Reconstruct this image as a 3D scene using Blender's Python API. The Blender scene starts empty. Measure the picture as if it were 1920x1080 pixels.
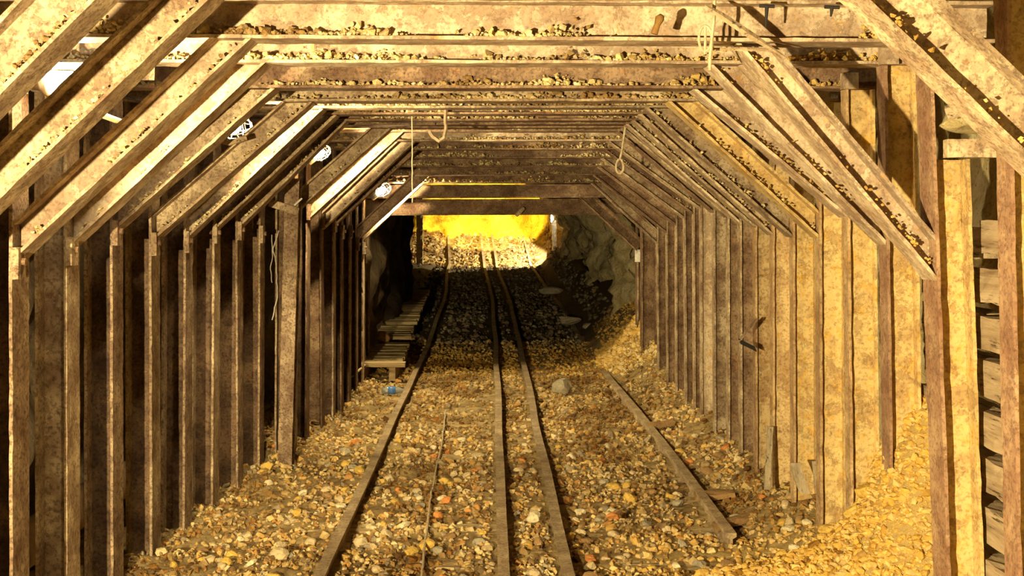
import bpy, math, random
import numpy as np
from mathutils import Vector, noise
random.seed(7)
rng = np.random.default_rng(7)
S = bpy.context.scene
COL = S.collection
# ------------------------------------------------------------------ camera, world, lights, exposure
F, CX, CY, H = 2300.0, 922.0, 390.0, 1.6        # focal length in px, horizon point, camera height
cam_d = bpy.data.cameras.new('camera'); cam = bpy.data.objects.new('camera', cam_d); COL.objects.link(cam)
cam_d.sensor_width = 36; cam_d.lens = 36*F/1920
cam_d.shift_x = (960-CX)/1920; cam_d.shift_y = -(540-CY)/1920
cam.location = (0, 0, H); cam.rotation_euler = (math.pi/2, 0, 0)
cam_d.clip_start = .05; S.camera = cam
w = bpy.data.worlds.new('world'); S.world = w; w.use_nodes = True
w.node_tree.nodes['Background'].inputs[0].default_value = (.9, .75, .45, 1)
w.node_tree.nodes['Background'].inputs[1].default_value = .018
S.view_settings.view_transform = 'Standard'; S.view_settings.look = 'None'
S.view_settings.gamma = 1; S.view_settings.use_curve_mapping = False
S.view_settings.exposure = 1.0
def P(px, py, d): return Vector(((px-CX)*d/F, d, H-(py-CY)*d/F))
def spot(name, loc, aim, power, size=165, rad=.03, blend=.35, col=(1, .81, .46)):
    l = bpy.data.lights.new(name, 'SPOT'); l.energy = power; l.color = col
    l.spot_size = math.radians(size); l.spot_blend = blend; l.shadow_soft_size = rad
    o = bpy.data.objects.new(name, l); COL.objects.link(o); o.location = loc
    o.rotation_euler = (Vector(aim)-Vector(loc)).to_track_quat('-Z', 'Y').to_euler()
    return o
def point(name, loc, power, rad=.05, col=(1, .81, .46)):
    l = bpy.data.lights.new(name, 'POINT'); l.energy = power; l.color = col; l.shadow_soft_size = rad
    o = bpy.data.objects.new(name, l); COL.objects.link(o); o.location = loc
    return o
L1, L2, L3, L4 = P(128, 148, 4.30), P(436, 240, 5.93), P(600, 289, 8.16), P(716, 358, 11.3)
spot('flood_light', L1+Vector((.07, -.03, 0)), (1.6, 5.2, .7), 130)
spot('cage_light_a', L2+Vector((.05, 0, 0)), (1.5, 6.6, .1), 130)
spot('cage_light_b', L3+Vector((.04, 0, 0)), (1.5, 8.8, .1), 150)
spot('cage_light_c', L4+Vector((.04, 0, 0)), (1.5, 12.1, .1), 150, rad=.02)
point('lamp_beside_viewer', (-1.34, .25, 1.30), 1180, .03)
spot('chamber_light', (-.3, 27.2, 2.2), (-.2, 30.0, 1.62), 700, size=52, rad=.05, blend=.2, col=(1, .8, .25))
spot('chamber_work_light', (1.30, 27.75, 1.36), (-.6, 28.75, .30), 420, size=105, rad=.02, blend=.1, col=(1, .88, .6))

# ------------------------------------------------------------------ materials
def nodes(name):
    m = bpy.data.materials.new(name); m.use_nodes = True
    nt = m.node_tree; b = nt.nodes['Principled BSDF']
    return m, nt, b
def N(nt, t, **k):
    n = nt.nodes.new(t)
    for a, v in k.items():
        if a in n.inputs.keys(): n.inputs[a].default_value = v
        else: setattr(n, a, v)
    return n
def ramp(nt, src, stops, interp='LINEAR'):
    r = nt.nodes.new('ShaderNodeValToRGB'); r.color_ramp.interpolation = interp
    e = r.color_ramp.elements
    while len(e) < len(stops): e.new(.5)
    for el, (p, c) in zip(e, stops):
        el.position = p; el.color = (*c, 1) if len(c) == 3 else c
    nt.links.new(src, r.inputs[0]); return r
def mix(nt, fac, a, b, mode='MIX'):
    m = nt.nodes.new('ShaderNodeMix'); m.data_type = 'RGBA'; m.blend_type = mode
    for sock, v in ((m.inputs[0], fac), (m.inputs[6], a), (m.inputs[7], b)):
        if hasattr(v, 'is_output'): nt.links.new(v, sock)
        elif isinstance(v, (int, float)): sock.default_value = v
        else: sock.default_value = (*v, 1)
    return m.outputs[2]
def pos(nt, stretch=(1, 1, 1)):
    g = nt.nodes.new('ShaderNodeNewGeometry'); mp = nt.nodes.new('ShaderNodeMapping')
    mp.inputs['Scale'].default_value = stretch
    nt.links.new(g.outputs['Position'], mp.inputs[0]); return mp.outputs[0]
def noi(nt, vec, scale, detail=6, rough=.6, dist=0):
    n = N(nt, 'ShaderNodeTexNoise', Scale=scale, Detail=detail, Roughness=rough, Distortion=dist)
    nt.links.new(vec, n.inputs['Vector']); return n.outputs[0]
def bump(nt, b, srcs):
    prev = None
    for h, st, di in srcs:
        bm = N(nt, 'ShaderNodeBump', Strength=st, Distance=di); nt.links.new(h, bm.inputs['Height'])
        if prev: nt.links.new(prev, bm.inputs['Normal'])
        prev = bm.outputs[0]
    nt.links.new(prev, b.inputs['Normal'])
def steel(name, tan, brown, orange, org=.55, speck=.5, flake=.55, bias=0.0, rough=.8):
    m, nt, b = nodes(name); v = pos(nt)
    n1 = noi(nt, v, 6, 9, .7, .1); n2 = noi(nt, v, 14, 8, .75, .1); n3 = noi(nt, v, 70, 4, .65)
    n4 = noi(nt, v, 9, 10, .75, .2)
    base = ramp(nt, n1, [(.34-bias, brown), (.5-bias, tuple((a+c)/2 for a, c in zip(tan, brown))), (.6-bias, tan)])
    o = ramp(nt, n2, [(org, (0, 0, 0)), (org+.10, (.75, .75, .75))])
    c = mix(nt, o.outputs[0], base.outputs[0], orange)
    fl = ramp(nt, n4, [(flake, (0, 0, 0)), (flake+.012, (1, 1, 1))])
    c = mix(nt, fl.outputs[0], c, mix(nt, .55, c, brown))
    s = ramp(nt, n3, [(.40, (1, 1, 1)), (.50, (0, 0, 0))])
    sc = nt.nodes.new('ShaderNodeMath'); sc.operation = 'MULTIPLY'; sc.inputs[1].default_value = speck
    nt.links.new(s.outputs[0], sc.inputs[0])
    c = mix(nt, sc.outputs[0], c, tuple(x*.25 for x in brown))
    oi = nt.nodes.new('ShaderNodeObjectInfo')
    rv = ramp(nt, oi.outputs['Random'], [(0, (.82, .80, .78)), (1, (1.12, 1.1, 1.06))])
    c = mix(nt, 1.0, c, rv.outputs[0], 'MULTIPLY')
    nt.links.new(c, b.inputs['Base Color']); b.inputs['Roughness'].default_value = rough
    b.inputs['Metallic'].default_value = .0; b.inputs['Specular IOR Level'].default_value = .25
    bump(nt, b, [(fl.outputs[0], .5, .002), (n4, .5, .006), (n3, .5, .003)])
    return m
def wood(name, a, c2, stretch, dark=(.05, .035, .02)):
    m, nt, b = nodes(name); v = pos(nt, stretch)
    n = noi(nt, v, 9, 8, .7, .8); k = noi(nt, v, 40, 5, .7)
    base = ramp(nt, n, [(.32, c2), (.6, a)]).outputs[0]
    cr = ramp(nt, k, [(.34, (1, 1, 1)), (.44, (0, 0, 0))]).outputs[0]
    nt.links.new(mix(nt, cr, base, dark), b.inputs['Base Color'])
    b.inputs['Roughness'].default_value = .9; b.inputs['Specular IOR Level'].default_value = .1
    bump(nt, b, [(n, .7, .015), (k, .6, .006)]); return m
def rock(name, stops, scale=3, b1=.06, yl=None):
    m, nt, b = nodes(name); v = pos(nt)
    n = noi(nt, v, scale, 10, .68, .7); k = noi(nt, v, scale*7, 8, .7)
    base = ramp(nt, n, stops).outputs[0]
    dk = ramp(nt, k, [(.33, (1, 1, 1)), (.45, (0, 0, 0))]).outputs[0]
    nt.links.new(mix(nt, dk, base, mix(nt, .65, base, (.03, .018, .008))), b.inputs['Base Color'])
    b.inputs['Roughness'].default_value = .95; b.inputs['Specular IOR Level'].default_value = .1
    bump(nt, b, [(n, .8, b1), (k, .8, b1*.3)]); return m
def rubble(name, cols, ochre=(.62, .36, .05), ofac=.0, patch=.9):
    m, nt, b = nodes(name); v = pos(nt)
    g = nt.nodes.new('ShaderNodeNewGeometry')
    st = [(i/len(cols), c) for i, c in enumerate(cols)]
    base = ramp(nt, g.outputs['Random Per Island'], st, 'CONSTANT').outputs[0]
    k = noi(nt, v, 60, 6, .7); r = ramp(nt, k, [(.3, (.62, .58, .52)), (.62, (1.1, 1.1, 1.1))]).outputs[0]
    c = mix(nt, 1.0, base, r, 'MULTIPLY')
    sx = nt.nodes.new('ShaderNodeSeparateXYZ'); nt.links.new(v, sx.inputs[0])
    # ochre ore lies along the right-hand side and past the last frame
    a = ramp(nt, sx.outputs[0], [(.35, (0, 0, 0)), (1.0, (1, 1, 1))]).outputs[0]
    mr = nt.nodes.new('ShaderNodeMapRange'); mr.inputs[1].default_value = 6.6; mr.inputs[2].default_value = 5.0
    nt.links.new(sx.outputs[1], mr.inputs[0])
    mr2 = nt.nodes.new('ShaderNodeMapRange'); mr2.inputs[1].default_value = 11.6; mr2.inputs[2].default_value = 12.6
    nt.links.new(sx.outputs[1], mr2.inputs[0])
    mr3 = nt.nodes.new('ShaderNodeMapRange'); mr3.inputs[1].default_value = 15; mr3.inputs[2].default_value = 13.8
    nt.links.new(sx.outputs[1], mr3.inputs[0])
    m3 = nt.nodes.new('ShaderNodeMath'); m3.operation = 'MULTIPLY'
    nt.links.new(mr2.outputs[0], m3.inputs[0]); nt.links.new(mr3.outputs[0], m3.inputs[1])
    mm = nt.nodes.new('ShaderNodeMath'); mm.operation = 'MULTIPLY'
    nt.links.new(a, mm.inputs[0]); nt.links.new(mr.outputs[0], mm.inputs[1])
    mx = nt.nodes.new('ShaderNodeMath'); mx.operation = 'MAXIMUM'
    nt.links.new(mm.outputs[0], mx.inputs[0]); nt.links.new(m3.outputs[0], mx.inputs[1])
    ms = nt.nodes.new('ShaderNodeMath'); ms.operation = 'MULTIPLY'; ms.inputs[1].default_value = .6
    nt.links.new(mx.outputs[0], ms.inputs[0])
    c = mix(nt, ms.outputs[0], c, ochre)
    pn = noi(nt, v, 1.5, 4, .6, .5)
    pr = ramp(nt, pn, [(.40, (.34, .24, .15)), (.53, (1, 1, 1))]).outputs[0]
    c = mix(nt, patch, c, pr, 'MULTIPLY')
    if ofac: c = mix(nt, ofac, c, ochre)
    nt.links.new(c, b.inputs['Base Color']); b.inputs['Roughness'].default_value = .95
    b.inputs['Specular IOR Level'].default_value = .1
    bump(nt, b, [(k, .6, .008)]); return m
def floor_mat(name, stops, scale, b1):
    m = rock(name, stops, scale, b1); nt = m.node_tree; b = nt.nodes['Principled BSDF']
    lk = b.inputs['Base Color'].links[0]; src = lk.from_socket; v = pos(nt)
    sx = nt.nodes.new('ShaderNodeSeparateXYZ'); nt.links.new(v, sx.inputs[0])
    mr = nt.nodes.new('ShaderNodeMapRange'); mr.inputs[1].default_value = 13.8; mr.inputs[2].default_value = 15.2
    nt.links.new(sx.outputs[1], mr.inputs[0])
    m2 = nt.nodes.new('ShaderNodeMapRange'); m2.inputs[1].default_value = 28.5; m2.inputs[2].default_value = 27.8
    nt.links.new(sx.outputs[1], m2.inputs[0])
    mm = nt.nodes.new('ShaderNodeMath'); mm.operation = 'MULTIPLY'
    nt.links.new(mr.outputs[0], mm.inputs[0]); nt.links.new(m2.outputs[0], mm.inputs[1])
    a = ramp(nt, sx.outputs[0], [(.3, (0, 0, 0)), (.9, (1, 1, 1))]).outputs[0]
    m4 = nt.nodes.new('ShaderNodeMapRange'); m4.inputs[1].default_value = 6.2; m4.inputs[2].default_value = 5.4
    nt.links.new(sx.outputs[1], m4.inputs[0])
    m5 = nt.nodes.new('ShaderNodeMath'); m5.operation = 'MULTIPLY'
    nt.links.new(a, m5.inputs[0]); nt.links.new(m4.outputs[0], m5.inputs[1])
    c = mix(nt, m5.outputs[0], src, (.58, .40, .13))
    nt.links.new(mix(nt, mm.outputs[0], c, (.10, .07, .035)), b.inputs['Base Color']); return m  # far stretch of floor painted darker where the lamp light falls off
def plain(name, col, rough=.6, metal=0, emit=None, es=0, bmp=None):
    m, nt, b = nodes(name)
    b.inputs['Base Color'].default_value = (*col, 1); b.inputs['Roughness'].default_value = rough
    b.inputs['Metallic'].default_value = metal
    v = pos(nt); n = noi(nt, v, bmp or 30, 6, .6)
    if emit: b.inputs['Emission Color'].default_value = (*emit, 1); b.inputs['Emission Strength'].default_value = es
    else:
        nt.links.new(mix(nt, 1.0, col, ramp(nt, n, [(.3, (.6, .58, .55)), (.65, (1.1, 1.1, 1.1))]).outputs[0], 'MULTIPLY'), b.inputs['Base Color'])
        bump(nt, b, [(n, .4, .005)])
    return m
M = {}
M['steel'] = steel('rusty_steel', (.50, .39, .23), (.18, .105, .055), (.42, .21, .06), org=.60)
M['steel_y'] = steel('ochre_dusted_steel', (.64, .47, .19), (.34, .20, .08), (.62, .36, .06), org=.52, speck=.35, bias=.08)
M['steel_m'] = steel('tan_dusted_steel', (.60, .44, .20), (.30, .17, .07), (.52, .28, .06), org=.56, speck=.45, bias=.05)
M['flange_r'] = steel('bare_rust_flange_steel', (.44, .29, .16), (.24, .12, .065), (.46, .22, .06), org=.6, speck=.4)
M['web_l'] = steel('shade_darkened_rust_web_steel', (.17, .105, .055), (.05, .026, .014), (.26, .10, .03), org=.6)  # rust of the left webs, darkened to paint in the shade between posts
M['flange_y'] = steel('ochre_rust_flange_steel', (.56, .40, .19), (.30, .17, .08), (.50, .28, .07), org=.56, speck=.4)
M['steel_l'] = steel('pale_scaled_steel', (.60, .48, .31), (.26, .16, .09), (.55, .30, .08), org=.57, speck=.3, flake=.52, bias=.05)
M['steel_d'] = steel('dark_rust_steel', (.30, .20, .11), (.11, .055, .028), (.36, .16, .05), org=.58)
M['steel_g'] = steel('greyed_steel', (.46, .34, .20), (.16, .09, .05), (.40, .22, .06), org=.60, speck=.6)
M['rail'] = steel('worn_rail_steel', (.52, .40, .22), (.26, .17, .09), (.42, .24, .08), org=.62, speck=.5, flake=.8, rough=.9)
M['rubble'] = rubble('broken_ore', [(.62, .45, .18), (.50, .35, .13), (.68, .50, .20), (.42, .27, .09), (.56, .42, .20), (.36, .28, .16), (.58, .36, .10), (.46, .24, .07), (.66, .52, .26), (.22, .13, .05)])
M['crust'] = rubble('crumbling_yellow_ore', [(.74, .60, .28), (.66, .52, .22), (.58, .42, .18), (.78, .66, .38), (.5, .36, .16)])
M['heap'] = rubble('ochre_heap_ore', [(.74, .56, .22), (.68, .47, .14), (.78, .64, .32), (.56, .36, .10), (.70, .57, .32), (.48, .31, .12)], patch=.15)
M['rubble_d'] = rubble('shade_darkened_stones', [(.16, .12, .06), (.12, .09, .05), (.20, .15, .08), (.09, .07, .04), (.24, .20, .12), (.3, .25, .15)], patch=.5)  # stones past the frames, light falloff put into their colour
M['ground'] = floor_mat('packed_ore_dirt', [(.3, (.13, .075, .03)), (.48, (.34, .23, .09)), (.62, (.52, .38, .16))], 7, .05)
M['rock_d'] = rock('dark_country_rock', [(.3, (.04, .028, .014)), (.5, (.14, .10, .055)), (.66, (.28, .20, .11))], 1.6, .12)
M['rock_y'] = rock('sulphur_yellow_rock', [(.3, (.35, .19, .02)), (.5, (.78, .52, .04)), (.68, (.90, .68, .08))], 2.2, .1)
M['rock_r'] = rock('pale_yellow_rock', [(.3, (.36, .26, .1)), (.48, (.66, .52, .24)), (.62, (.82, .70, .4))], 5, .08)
M['timber'] = wood('weathered_timber', (.50, .38, .22), (.22, .14, .07), (1, .12, 1.6))
M['sleeper'] = wood('dusty_sleeper_wood', (.48, .36, .17), (.26, .17, .08), (.15, 1.5, 1))
M['plank'] = wood('grey_plank_wood', (.42, .34, .20), (.20, .15, .09), (1.4, 1.4, .2))
M['rope'] = plain('hemp_rope', (.55, .43, .25), .9)
M['rope_d'] = plain('dirty_rope', (.26, .19, .10), .95)
M['wire'] = plain('pale_wire', (.45, .40, .32), .5)
M['white'] = plain('whitened_metal', (.75, .70, .58), .5)
M['lampmetal'] = plain('lamp_metal', (.55, .48, .36), .4, .3)
M['pipe'] = plain('dusty_pipe', (.38, .27, .15), .7, bmp=9)
M['black'] = plain('blackened_void', (.02, .016, .012), .9)
M['blue'] = plain('blue_bottle_label', (.08, .22, .55), .5)
M['glow'] = plain('glowing_glass', (1, 1, 1), emit=(1, .93, .72), es=26)
m, nt, b = nodes('bottle_plastic'); b.inputs['Base Color'].default_value = (.8, .84, .78, 1)
b.inputs['Roughness'].default_value = .12; b.inputs['Transmission Weight'].default_value = .8; M['plastic'] = m

# ------------------------------------------------------------------ helpers
def mesh(name, verts, faces, mat, smooth=False):
    me = bpy.data.meshes.new(name)
    me.from_pydata([tuple(v) for v in verts], [], faces); me.materials.append(M[mat] if isinstance(mat, str) else mat)
    if smooth: me.polygons.foreach_set('use_smooth', [True]*len(me.polygons))
    me.update(); return me
def tag(o, label=None, cat=None, group=None, kind=None):
    if label: o['label'] = label
    if cat: o['category'] = cat
    if group: o['group'] = group
    if kind: o['kind'] = kind
    return o
def thing(name, loc, label, cat, group=None):
    o = bpy.data.objects.new(name, None); COL.objects.link(o); o.location = loc; o.empty_display_size = .1
    return tag(o, label, cat, group)
def origin_of(p):
    v = Vector((0, 0, 0))
    while p: v += p.location; p = p.parent
    return v
def obj(name, vf, mat, parent=None, smooth=False, loc=None, label=None):
    """vf in world coordinates; the object's own origin is loc (or the parent's)"""
    verts, faces = vf
    po = origin_of(parent); base = po if loc is None else Vector(loc)
    if parent is None and loc is None:
        c = sum((Vector(v) for v in verts), Vector())/len(verts)
        base = Vector((c.x, c.y, min(v[2] for v in verts)))
    o = bpy.data.objects.new(name, mesh(name, [Vector(v)-base for v in verts], faces, mat, smooth))
    COL.objects.link(o); o.location = base-po
    if parent: o.parent = parent
    if label: o['label'] = label
    return o
def join(*vfs):
    V, Fc = [], []
    for v, f in vfs:
        n = len(V); V += list(v); Fc += [tuple(i+n for i in q) for q in f]
    return V, Fc
def box(a, b, jit=0):
    (x0, y0, z0), (x1, y1, z1) = a, b
    V = [Vector((x, y, z)) for x in (x0, x1) for y in (y0, y1) for z in (z0, z1)]
    if jit: V = [v+Vector([random.uniform(-jit, jit) for _ in range(3)]) for v in V]
    return V, [(0, 1, 3, 2), (4, 6, 7, 5), (0, 4, 5, 1), (2, 3, 7, 6), (0, 2, 6, 4), (1, 5, 7, 3)]
def obox(c, ax, hx, ay, hy, az, hz):
    V = [c+ax*(sx*hx)+ay*(sy*hy)+az*(sz*hz) for sx in (-1, 1) for sy in (-1, 1) for sz in (-1, 1)]
    return V, [(0, 1, 3, 2), (4, 6, 7, 5), (0, 4, 5, 1), (2, 3, 7, 6), (0, 2, 6, 4), (1, 5, 7, 3)]
def tube(pts, r, n=7, caps=True):
    pts = [Vector(p) for p in pts]; V, Fc = [], []
    rr = r if isinstance(r, (list, tuple)) else [r]*len(pts)
    up = None
    for i, p in enumerate(pts):
        t = (pts[min(i+1, len(pts)-1)]-pts[max(i-1, 0)]).normalized()
        if up is None: up = t.orthogonal().normalized()
        up = (up-t*up.dot(t)).normalized(); s = t.cross(up)
        for k in range(n):
            a = 2*math.pi*k/n; V.append(p+(up*math.cos(a)+s*math.sin(a))*rr[i])
        if i:
            for k in range(n):
                Fc.append(((i-1)*n+k, (i-1)*n+(k+1) % n, i*n+(k+1) % n, i*n+k))
    if caps: Fc.append(tuple(range(n-1, -1, -1))); Fc.append(tuple((len(pts)-1)*n+k for k in range(n)))
    return V, Fc
def slide(c, o, a, pl, dflt):
    """move c+o along a to reach plane (axis index, value)"""
    if pl is None: return c+o+a*dflt
    q = c+o; k, val = pl
    return q+a*((val-q[k])/a[k])
def plate(c0, c1, u, hu, v, hv, e0=None, e1=None, jit=.002, seg=.045, chip=0.0, seed=0):
    """ragged long plate from c0 to c1 with half sizes hu, hv; e0/e1 = end planes"""
    a = (c1-c0).normalized(); L = (c1-c0).length
    n = max(2, int(L/seg))
    nu = 1 if hu < .03 else 3; nv = 1 if hv < .03 else 3
    ring = []
    for i in range(nu): ring.append((-1+2*i/nu, -1))
    for i in range(nv): ring.append((1, -1+2*i/nv))
    for i in range(nu): ring.append((1-2*i/nu, 1))
    for i in range(nv): ring.append((-1, 1-2*i/nv))
    R = len(ring); V, Fc = [], []
    ends = [(slide(c0, u*(p*hu)+v*(q*hv), a, e0, 0), slide(c1, u*(p*hu)+v*(q*hv), a, e1, 0)) for p, q in ring]
    for i in range(n+1):
        t = i/n
        for j, (p, q) in enumerate(ring):
            w0 = ends[j][0].lerp(ends[j][1], t)
            nz = noise.noise_vector(w0*14+Vector((seed, 0, 0)))*jit*.8+noise.noise_vector(w0*50)*jit
            if chip and abs(q) == 1 and hv > hu:
                nz -= v*q*chip*max(0, noise.noise(w0*22+Vector((0, seed, 0)))-.1)
            if chip and abs(p) == 1 and hu > hv:
                nz -= u*p*chip*max(0, noise.noise(w0*22+Vector((0, seed, 0)))-.1)
            V.append(w0+nz)
    for i in range(n):
        for j in range(R):
            Fc.append((i*R+j, i*R+(j+1) % R, (i+1)*R+(j+1) % R, (i+1)*R+j))
    Fc.append(tuple(range(R-1, -1, -1))); Fc.append(tuple(n*R+k for k in range(R)))
    return V, Fc
def h_beam(root, c0, c1, depth, width, mat, e0=None, e1=None, tf=.012, tw=.01, flip=1, names=('flange', 'flange'), lab=(None, None), v=Vector((0, 1, 0)), wmat=None, e1w=None, imat=None):
    """H section: web spans u (in the frame plane), flanges spread along the tunnel (v). Three parts under root"""
    a = (c1-c0).normalized(); v = (v-a*v.dot(a)).normalized(); u = a.cross(v).normalized()*flip; sd = random.uniform(0, 90)
    obj('web', plate(c0, c1, u, depth/2-tf, v, tw/2, e0, e1w or e1, .0018, seed=sd), wmat or mat, root)
    for k, s in enumerate((1, -1)):
        off = u*s*(depth/2-tf/2); ee = e1w if (e1w and off.x > 0) else e1
        f = plate(c0+off, c1+off, u, tf/2, v, width/2, e0, ee, .002, chip=.012, seed=sd+5*s)
        obj(names[k], f, (imat or mat) if off.x*flip < 0 else mat, root, label=lab[k])
    return u, v
def stone_vf(rad, seed, sub=1):
    import bmesh
    bm = bmesh.new(); bmesh.ops.create_icosphere(bm, subdivisions=sub, radius=1)
    r = random.Random(seed); sc = Vector((r.uniform(.75, 1.25), r.uniform(.75, 1.25), r.uniform(.5, .85)))
    cuts = [(Vector((r.gauss(0, 1), r.gauss(0, 1), r.gauss(0, 1))).normalized(), r.uniform(.5, .85)) for _ in range(6)]
    V = []
    for vv in bm.verts:
        p = vv.co.copy()
        for nrm, dd in cuts:
            k = p.dot(nrm)
            if k > dd: p -= nrm*(k-dd)
        p += noise.noise_vector(p*1.7+Vector((seed*3.1, 0, 0)))*.16
        V.append(Vector((p.x*sc.x, p.y*sc.y, p.z*sc.z))*rad)
    Fc = [tuple(q.index for q in f.verts) for f in bm.faces]; bm.free()
    return V, Fc
def shard(seed):
    import bmesh
    r = random.Random(seed); bm = bmesh.new()
    sc = (r.uniform(.8, 1.25), r.uniform(.75, 1.1), r.uniform(.6, .95))
    for _ in range(11):
        p = Vector((r.gauss(0, 1), r.gauss(0, 1), r.gauss(0, 1))).normalized()*r.uniform(.75, 1.15)
        bm.verts.new((p.x*sc[0], p.y*sc[1], p.z*sc[2]))
    res = bmesh.ops.convex_hull(bm, input=list(bm.verts))
    bmesh.ops.delete(bm, geom=[e for e in bm.verts if not e.link_faces], context='VERTS')
    bm.verts.index_update(); bmesh.ops.triangulate(bm, faces=list(bm.faces)); bm.verts.index_update()
    V = [v.co.copy() for v in bm.verts]; Fc = [tuple(q.index for q in f.verts) for f in bm.faces]; bm.free(); return V, Fc
TEMPL = []
for i in range(24):
    v, f = shard(i+200); TEMPL.append((np.array([list(q) for q in v]), np.array(f)))
TEMPR = []
for i in range(16):
    v, f = stone_vf(1.0, i+500, 1); TEMPR.append((np.array([list(q) for q in v]), np.array(f)))
TEMPS = []
for i in range(12):
    v, f = shard(i+300); TEMPS.append((np.array([list(q) for q in v]), np.array(f)))
def scatter_mesh(name, pts, sizes, mat, templ=TEMPL):
    """one mesh of many loose stones"""
    VV, FF, off = [], [], 0
    for p, s in zip(pts, sizes):
        tv, tf = templ[rng.integers(len(templ))]
        a, b_, c_ = rng.uniform(0, 6.28), rng.normal(0, .35), rng.normal(0, .35)
        ca, sa = math.cos(a), math.sin(a); cb, sb = math.cos(b_), math.sin(b_); cc, sc = math.cos(c_), math.sin(c_)
        R = np.array([[ca, -sa, 0], [sa, ca, 0], [0, 0, 1]])@np.array([[1, 0, 0], [0, cb, -sb], [0, sb, cb]])@np.array([[cc, 0, sc], [0, 1, 0], [-sc, 0, cc]])
        VV.append(tv@R.T*s+p); FF.append(tf+off); off += len(tv)
    V = np.concatenate(VV); Fc = np.concatenate(FF)
    base = V.mean(0); base[2] = V[:, 2].min()
    me = bpy.data.meshes.new(name); me.vertices.add(len(V)); me.vertices.foreach_set('co', (V-base).astype(np.float32).ravel())
    me.loops.add(len(Fc)*3); me.loops.foreach_set('vertex_index', Fc.astype(np.int32).ravel())
    me.polygons.add(len(Fc)); me.polygons.foreach_set('loop_start', np.arange(0, len(Fc)*3, 3, dtype=np.int32))
    me.update(calc_edges=True); me.validate(); me.materials.append(M[mat])
    me.polygons.foreach_set('use_smooth', [False]*len(me.polygons))
    o = bpy.data.objects.new(name, me); COL.objects.link(o); o.location = base.tolist(); return o
def sm(t, a, b):
    t = min(1, max(0, (t-a)/(b-a))); return t*t*(3-2*t)
def ground(x, y):
    z = -.07
    z += noise.noise(Vector((x*2.2, y*2.2, 0)))*.035+noise.noise(Vector((x*7, y*7, 3)))*.016
    z += .17*sm(x, 1.15, 1.75)*(1-sm(y, 9, 12)*.5)
    z += .10*sm(-x, 1.05, 1.5)*sm(y, 7, 8.2)
    # heap spilling out of the right wall close by
    z += .48*math.exp(-((x-1.72)/.17)**2-((y-4.95)/.40)**2)
    z += .34*math.exp(-((x-1.45)/.78)**2-((y-4.8)/.40)**2)
    # heap at the end of the steel on the right
    z += .62*math.exp(-((x-1.68)/.40)**2-((y-12.5)/.75)**2)
    # floor climbs beyond the dark stretch
    z += .08*sm(y, 14, 20)+.23*sm(y, 20, 28.3)
    if y > 28.3: z += (y-28.3)*.30
    # rock toe along the far right wall
    if y > 12.8: z += .5*sm(x, .95, 1.7)*sm(y, 12.8, 14)
    return z

# ------------------------------------------------------------------ the setting
def grid_obj(name, fn, us, vs, mat, kind='structure'):
    V = [fn(a, b_) for a in us for b_ in vs]; n = len(vs)
    Fc = [(i*n+j, (i+1)*n+j, (i+1)*n+j+1, i*n+j+1) for i in range(len(us)-1) for j in range(n-1)]
    o = obj(name, (V, Fc), mat, smooth=True, loc=(0, 0, 0)); o['kind'] = kind; return o
ys = []
y = 1.4
while y < 34: ys.append(y); y += max(.02, .0045*y) if y > 4.3 else .12
xs = [-2.7+.027*i for i in range(201)]
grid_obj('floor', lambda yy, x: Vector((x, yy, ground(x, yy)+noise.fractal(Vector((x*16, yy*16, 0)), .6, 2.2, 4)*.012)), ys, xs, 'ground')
def rough(p, amp, sc=1.3):
    return noise.fractal(p*sc, .7, 2.1, 6)*amp
def xl(y):  # left rock face
    near = -2.25+.75*sm(y, 8.0, 11.9)
    mid = -1.32
    return near if y < 12.2 else (mid if y < 20.3 else -2.3)
yw = [1.4+.1*i for i in range(332)]
zw = [-.4+.1*i for i in range(42)]
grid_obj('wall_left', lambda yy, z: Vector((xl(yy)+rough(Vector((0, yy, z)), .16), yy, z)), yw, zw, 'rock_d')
def xr(y, z):
    n = 2.02-.1*sm(y, 8, 12)
    f = 1.72-.55*sm(z, 1.1, 2.3)-.15*sm(y, 14, 28)
    t = sm(y, 12.2, 13.2); return n*(1-t)+f*t
def wr(yy, z):
    t = sm(yy, 12.2, 13.2)
    return Vector((xr(yy, z)-rough(Vector((5, yy, z)), .14+.22*t, 1.1), yy, z))
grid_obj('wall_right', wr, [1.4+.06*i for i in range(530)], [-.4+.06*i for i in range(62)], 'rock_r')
grid_obj('ceiling', lambda yy, x: Vector((x, yy, 2.62-.12*sm(yy, 9, 12)+rough(Vector((x, yy, 9)), .13))), yw, [-2.9+.12*i for i in range(50)], 'rock_d')
grid_obj('wall_back', lambda x, z: Vector((x, 30.5-.1*z+rough(Vector((x, 0, z)), .5, 1.0), z)), [-3+.1*i for i in range(61)], [.3+.1*i for i in range(30)], 'rock_y')
grid_obj('wall_behind', lambda x, z: Vector((x, -4.5, z)), [-2.9, 2.9], [-.5, 3.1], 'rock_d')

# ------------------------------------------------------------------ steel frames
ORD = ['first', 'second', 'third', 'fourth', 'fifth', 'sixth', 'seventh', 'eighth', 'ninth', 'tenth', 'eleventh', 'twelfth', 'thirteenth', 'fourteenth', 'fifteenth', 'sixteenth', 'seventeenth', 'eighteenth']
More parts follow.
